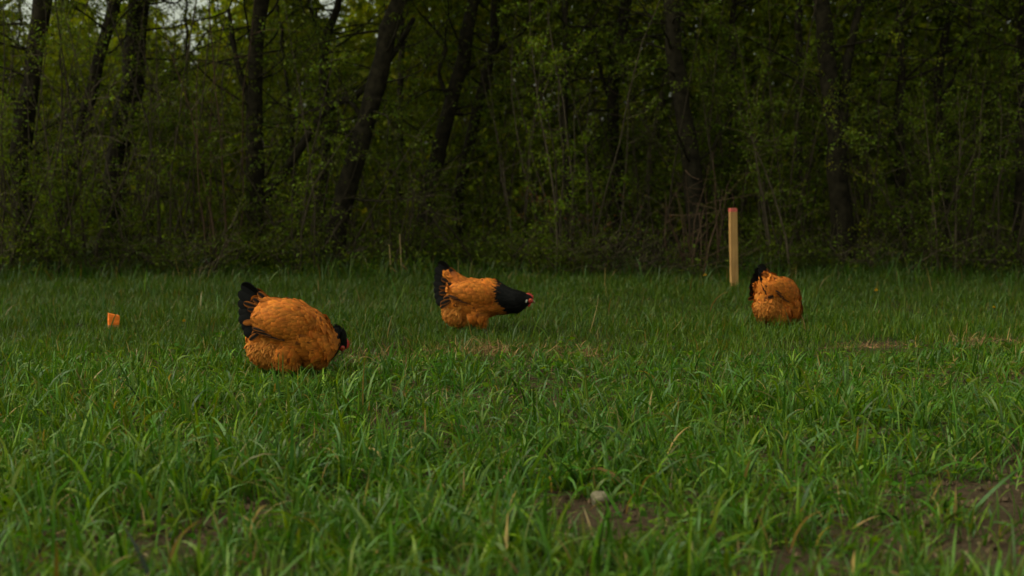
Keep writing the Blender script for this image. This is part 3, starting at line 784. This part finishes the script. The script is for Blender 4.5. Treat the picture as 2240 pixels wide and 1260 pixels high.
def hen(label, base_uv, yaw, pose, seed, sc=1.0):
    rng = np.random.default_rng(seed); p = on_ground(*base_uv)
    root = thing('hen', label, 'hen', p, yaw); root.rotation_euler = (Matrix.Rotation(pose.get('sway', 0), 4, 'Y') @ Matrix.Rotation(yaw, 4, 'Z') @ Matrix.Rotation(pose.get('pitch', 0), 4, 'Y')).to_euler(); root.scale = (sc,) * 3
    V, Tn = union_body(pose['balls'])
    spine = np.array(pose['spine'], float)                       # head to tail
    sp = smooth_path(spine, 60); tg = np.gradient(sp, axis=0); tg /= np.linalg.norm(tg, axis=1)[:, None]
    s0 = np.linspace(0, 1, 60); sb = pose['black']
    def along(Q):
        i = np.argmin(((Q[:, None] - sp[None]) ** 2).sum(-1), 1)
        return s0[i] + pose['slant'] * np.clip(.15 - Q[:, 2], -.02, .075), tg[i]
    fs, _ = along(V[Tn].mean(1))
    body = mk('body', V, Tn, [M_FEATHER, M_PLUME_BLACK], root, np.where((along(V)[0] < sb)[:, None], BLACK, BUFF * .75), True, (fs < sb).astype(int))
    # plumage
    P, Nn = sample(rng, V, Tn, 4200)
    stub = np.array(pose['balls'][2][-1][:3]); kk = np.linalg.norm(P - stub, axis=1) > .030; P, Nn = P[kk], Nn[kk]
    s, D = along(P)
    D = D + np.array((0, 0, -.28)) * (1 - abs(Nn[:, 2:3])) + rng.normal(0, .13, P.shape)
    blackm = s < sb + rng.normal(0, .012, len(s))
    # fluff low at the rear and between the legs
    zj = P[:, 2] + rng.normal(0, .016, len(P))
    fl = (~blackm) & (((P[:, 0] < pose['fluff'][0]) & (zj < pose['fluff'][1])) | (P[:, 2] < pose['fluff'][2]))
    pl = (~blackm) & (~fl)
    g = Geo()
    n = pl.sum(); c = BUFF * (1 + rng.normal(0, .13, (n, 1)) + .16 * vnoise(P[pl][:, 0] + P[pl][:, 1], P[pl][:, 2], 22, seed)[:, None]) * (1 + rng.normal(0, .04, (n, 3)))
    up_ = np.clip(Nn[pl][:, 2], 0, 1)[:, None]
    dark = (rng.random(n) < .045 + .09 * (Nn[pl][:, 2] > .5)); tip = c * rng.uniform(.8, 1.25, (n, 1)); tip[dark] = BUFF * .22
    Lp = rng.uniform(.022, .050, n) * (1 + .25 * (s[pl] > .6))
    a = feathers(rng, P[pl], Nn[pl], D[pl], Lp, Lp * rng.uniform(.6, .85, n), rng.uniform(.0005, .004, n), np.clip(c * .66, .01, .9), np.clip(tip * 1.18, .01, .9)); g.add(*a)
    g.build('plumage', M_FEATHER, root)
    g = Geo(); P2, N2 = sample(rng, V, Tn, 9000); s2, D2 = along(P2)
    k = (s2 > sb) & (((P2[:, 0] < pose['fluff'][0]) & (P2[:, 2] + rng.normal(0, .016, len(P2)) < pose['fluff'][1])) | (P2[:, 2] < pose['fluff'][2])); n = k.sum()
    D2 = D2[k] * .5 + np.array((0, 0, -.8)) + rng.normal(0, .35, (n, 3))
    c = BUFF_L * (1 + rng.normal(0, .13, (n, 1))) * (1 + rng.normal(0, .04, (n, 3))); L2 = rng.uniform(.014, .034, n)
    a = feathers(rng, P2[k], N2[k], D2, L2, L2 * rng.uniform(.16, .34, n), rng.uniform(.004, .014, n), np.clip(c * .85, .01, .9), np.clip(c * 1.1, .01, .9)); g.add(*a)
    g.build('fluff', M_FEATHER, root)
    g = Geo(); P3, N3 = sample(rng, V, Tn, 9000); s3, D3 = along(P3); k = s3 < sb + rng.normal(0, .012, len(s3))
    hh = np.array(pose['head'][:3]); hf = np.array(pose['head'][3:6], float); hf /= np.linalg.norm(hf)
    k &= np.linalg.norm(P3 - (hh + hf * .008), axis=1) > .033; n = k.sum()
    L3 = np.where(s3[k] < pose['head_s'], .010, rng.uniform(.024, .042, n)); c = np.repeat(BLACK[None], n, 0) * rng.uniform(.6, 1.8, (n, 1))
    a = feathers(rng, P3[k], N3[k], D3[k] + rng.normal(0, .10, (n, 3)), L3, L3 * .30, rng.uniform(.0, .004, n), c); g.add(*a)
    g.build('neck_hackle', M_PLUME_BLACK, root)
    # wings
    for sy in (1, -1):
        w = pose['wing']; c0 = np.array((w[0], sy * w[1], w[2])); ax = np.array((math.cos(w[6]), 0, math.sin(w[6]))); az_ = np.array((-math.sin(w[6]), 0, math.cos(w[6])))
        bm = bmesh.new(); bmesh.ops.create_icosphere(bm, subdivisions=4, radius=1)
        WV = np.array([v.co for v in bm.verts]); bm.verts.index_update(); WF = np.array([[v.index for v in f.verts] for f in bm.faces]); bm.free()
        tp = np.where(WV[:, 0] < 0, 1 - .45 * WV[:, 0] ** 2, 1.0)
        WV = c0 + WV[:, :1] * w[3] * ax + (WV[:, 2:] * w[5] * tp[:, None]) * az_ + np.array((0, 1.0, 0)) * WV[:, 1:2] * w[4] * tp[:, None]
        wing = mk('wing', WV, WF, M_FEATHER, root, BUFF * .8)
        PP, NN = sample(rng, WV, WF, 800); kk = NN[:, 1] * sy > -.25; PP, NN = PP[kk], NN[kk]; n = len(PP)
        c = BUFF * (1 + rng.normal(0, .12, (n, 1))) * (1 + rng.normal(0, .04, (n, 3))); Lw = rng.uniform(.024, .040, n)
        g = Geo(); dd = -ax[None] + np.array((0, 0, -.22)) + rng.normal(0, .10, (n, 3))
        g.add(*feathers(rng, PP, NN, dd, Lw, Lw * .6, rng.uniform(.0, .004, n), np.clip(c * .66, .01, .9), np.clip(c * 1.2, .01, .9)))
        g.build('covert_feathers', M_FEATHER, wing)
        g = Geo()                                                     # dark flight feathers peeping out under the wing; they also paint its shade
        for q in range(4):
            cu = .10 - .22 * q; b = c0 - az_ * w[5] * (1 - .4 * cu * cu) * (1 - cu * cu) ** .5 * .90 + ax * w[3] * cu + np.array((0, sy * w[4] * .62, 0))
            g.add(*quill(b, -ax + az_ * .10 + np.array((0, -sy * .14, 0)), np.array((0, sy * 1.0, .35)), (.050, .058, .062, .05)[q], .015, .004, BLACK * 1.2, BUFF * .3))
        g.build('flight_feathers', M_PLUME_BLACK, wing)
    # tail: a black fan with buff-laced coverts at its base
    t = pose['tail']; tb = np.array((t[0], 0, t[1])); g = Geo(); cyw, syw = math.cos(pose['tail_yaw']), math.sin(pose['tail_yaw'])
    tyaw = lambda d: np.array((d[0] * cyw - d[1] * syw, d[0] * syw + d[1] * cyw, d[2]))
    for sy in (1, -1):
        for q in range(7):
            e = t[2] - q * t[3]
            d = tyaw(np.array((-math.cos(e), sy * (.07 + .055 * q), math.sin(e))))
            g.add(*quill(tb + np.array((.03, sy * .008 * q, -.012 * q)), d, np.array((.25, sy * 1.0, .4)), t[4] * (1 - .035 * q) * rng.uniform(.95, 1.05), .047, .012, BLACK * rng.uniform(.7, 1.6), BLACK))
    g.build('tail_feathers', M_PLUME_BLACK, root)
    g = Geo()
    for sy in (1, -1):
        for q in range(9):
            e = t[2] + .02 - q * t[3] * .80; row = q % 3
            d = tyaw(np.array((-math.cos(e), sy * (.18 + .04 * q), math.sin(e))))
            o_ = tb + np.array((.048 - .014 * row, sy * (.016 + .0065 * q), .006 - .0135 * q))
            lace = rng.random() < .93
            g.add(*quill(o_, d, np.array((.25, sy * 1.0, .4)), rng.uniform(.055, .085), .025, .010, BLACK if lace else BUFF * .7, BUFF * rng.uniform(.25, .65), .84))
    g.build('tail_coverts', M_FEATHER, root)
    # head furniture
    h = np.array(pose['head'][:3]); f = np.array(pose['head'][3:6], float); f /= np.linalg.norm(f)
    lat = np.array((0, 1.0, 0)); lat = lat - f * (lat @ f); lat /= np.linalg.norm(lat); u = np.cross(f, lat); u = u if u @ np.array(pose['crest']) > 0 else -u
    Mx = Matrix(((f[0], lat[0], u[0], h[0]), (f[1], lat[1], u[1], h[1]), (f[2], lat[2], u[2], h[2]), (0, 0, 0, 1)))
    def part(nm, mat, fn, parent=root):
        bm = bmesh.new(); fn(bm); bmesh.ops.transform(bm, matrix=Mx, verts=bm.verts)
        bmesh.ops.recalc_face_normals(bm, faces=bm.faces)
        me = bpy.data.meshes.new(nm); bm.to_mesh(me); bm.free(); me.materials.append(mat)
        for q in me.polygons: q.use_smooth = True
        o = bpy.data.objects.new(nm, me); COL.objects.link(o); o.parent = parent
        return o
    def ell(bm, c, r, sub=3):
        bmesh.ops.create_icosphere(bm, subdivisions=sub, radius=1, matrix=Matrix.Translation(c) @ Matrix.Diagonal((*r, 1)))
    def comb(bm):
        top = [(.022, .008), (.024, .018), (.019, .022), (.017, .029), (.011, .024), (.007, .034), (.001, .026), (-.004, .034), (-.010, .026), (-.015, .028), (-.017, .018)]
        pts = top + [(-.010, .012), (.004, .010), (.014, .006)]
        A = [bm.verts.new((x, .0035, z)) for x, z in pts]; B = [bm.verts.new((x, -.0035, z)) for x, z in pts]
        bm.faces.new(A); bm.faces.new(B[::-1])
        for i in range(len(pts)): bm.faces.new((A[i], B[i], B[(i + 1) % len(pts)], A[(i + 1) % len(pts)]))
        bmesh.ops.triangulate(bm, faces=[q for q in bm.faces if len(q.verts) > 4])
    part('comb', M_COMB, comb)
    part('face', M_COMB, lambda bm: ell(bm, (.010, 0, -.002), (.018, .0285, .016)))
    for sy in (1, -1):
        part('wattle', M_COMB, lambda bm: ell(bm, (.016, sy * .007, -.021), (.007, .003, .012)))
        part('ear_lobe', M_LOBE, lambda bm: ell(bm, (-.003, sy * .0335, -.008), (.0050, .005, .0090)))
        ey = part('eye', M_EYE, lambda bm: ell(bm, (.012, sy * .0262, .003), (.0042, .003, .0042)))
        part('pupil', M_PUPIL, lambda bm: ell(bm, (.012, sy * .0287, .003), (.0021, .0012, .0021), 2), ey)
    def beak(bm):
        n = 10; rings = []
        for x, r, dz in ((.020, .0095, 0), (.028, .0075, -.0005), (.036, .0048, -.003), (.042, .0018, -.0065)):
            rings.append([bm.verts.new((x, r * .85 * math.cos(a), r * math.sin(a) + dz)) for a in np.arange(n) * 2 * math.pi / n])
        for a, b in zip(rings, rings[1:]):
            for i in range(n): bm.faces.new((a[i], a[(i + 1) % n], b[(i + 1) % n], b[i]))
        bm.faces.new(rings[0][::-1]); bm.faces.new(rings[-1])
    part('beak', M_BEAK, beak)
    for sy, lx in ((1, pose['feet'][0]), (-1, pose['feet'][1])):
        g = Geo(); hip = np.array((lx[0], sy * .042, lx[2])); ft = np.array((lx[1], sy * .045, .012))
        g.tube(smooth_path([hip, (hip + ft) / 2 + (-.004, 0, 0), ft], 7), np.linspace(.0085, .0065, 7), 8)
        for a, L in ((-.45, .045), (0, .052), (.45, .045), (math.pi, .022)):
            tip = ft + np.array((math.cos(a) * L, math.sin(a) * L, -.009)); g.tube(smooth_path([ft, (ft + tip) / 2 + (0, 0, .004), tip], 5), np.linspace(.0055, .0025, 5), 6)
        g.build('leg', M_SHANK, root)
    return root

walk = dict(
    balls=[[(-.045, 0, .183, .093), (.025, 0, .172, .100), (.075, 0, .183, .092), (.118, 0, .175, .076), (.165, 0, .167, .064), (.205, 0, .166, .054), (.234, 0, .171, .040), (.256, 0, .176, .027), (.264, 0, .176, .022)],
           [(-.078, 0, .118, .074), (-.01, 0, .115, .068)], [(-.07, 0, .240, .052), (-.125, 0, .276, .028)],
           [(-.005, .045, .10, .046), (-.005, .044, .062, .018)], [(.03, -.045, .10, .046), (.045, -.044, .062, .018)]],
    spine=[(.27, 0, .172), (.20, 0, .172), (.12, 0, .178), (.03, 0, .175), (-.08, 0, .20), (-.14, 0, .28)],
    black=.272, slant=2.4, head_s=.10, fluff=(-.055, .150, .085), wing=(-.005, .070, .212, .112, .044, .056, -.20), tail_yaw=0.0,
    tail=(-.128, .274, R(52), R(13), .112), head=(.258, 0, .176, 1, 0, -.38), crest=(0, 0, 1), feet=((-.005, -.02, .062), (.045, .06, .062)))
peck = dict(
    balls=[[(-.028, 0, .226, .097), (.035, 0, .212, .104), (.090, 0, .175, .104), (.122, 0, .142, .092), (.15, .010, .145, .070), (.186, .030, .162, .044), (.206, .044, .164, .035), (.219, .048, .146, .027), (.223, .048, .128, .022)],
           [(-.058, 0, .135, .080), (.0, 0, .120, .080)], [(-.055, 0, .282, .046), (-.095, 0, .310, .018)],
           [(-.0, .05, .10, .055), (.01, .046, .066, .02)], [(.02, -.05, .10, .055), (.03, -.046, .066, .02)]],
    spine=[(.226, .048, .112), (.219, .048, .150), (.203, .042, .166), (.165, .014, .160), (.10, 0, .175), (.0, 0, .215), (-.06, 0, .255), (-.11, 0, .30)],
    black=.185, slant=0.0, head_s=.08, fluff=(-.02, .165, .085), wing=(.015, .067, .236, .122, .048, .074, -.22), tail_yaw=0.0,
    tail=(-.098, .302, R(44), R(12), .116), head=(.221, .048, .135, .18, .10, -1), crest=(1, 0, .2), feet=((.01, .0, .066), (.03, .045, .066)))
peck2 = dict(peck); peck2.update(tail=(-.080, .300, R(46), R(10), .105), tail_yaw=-.5, pitch=.34, sway=-.17)
hen('buff hen with black tail pecking head-down in the grass, nearest the camera', (622, 832), R(4), peck, 1, 1.0)
hen('buff hen with outstretched black neck walking through the lawn, red comb showing', (1038, 733), R(-2), walk, 2, 1.0)
hen('buff hen seen from behind, pecking beside the tall wooden stake', (1690, 725), R(44), peck2, 3, .86)
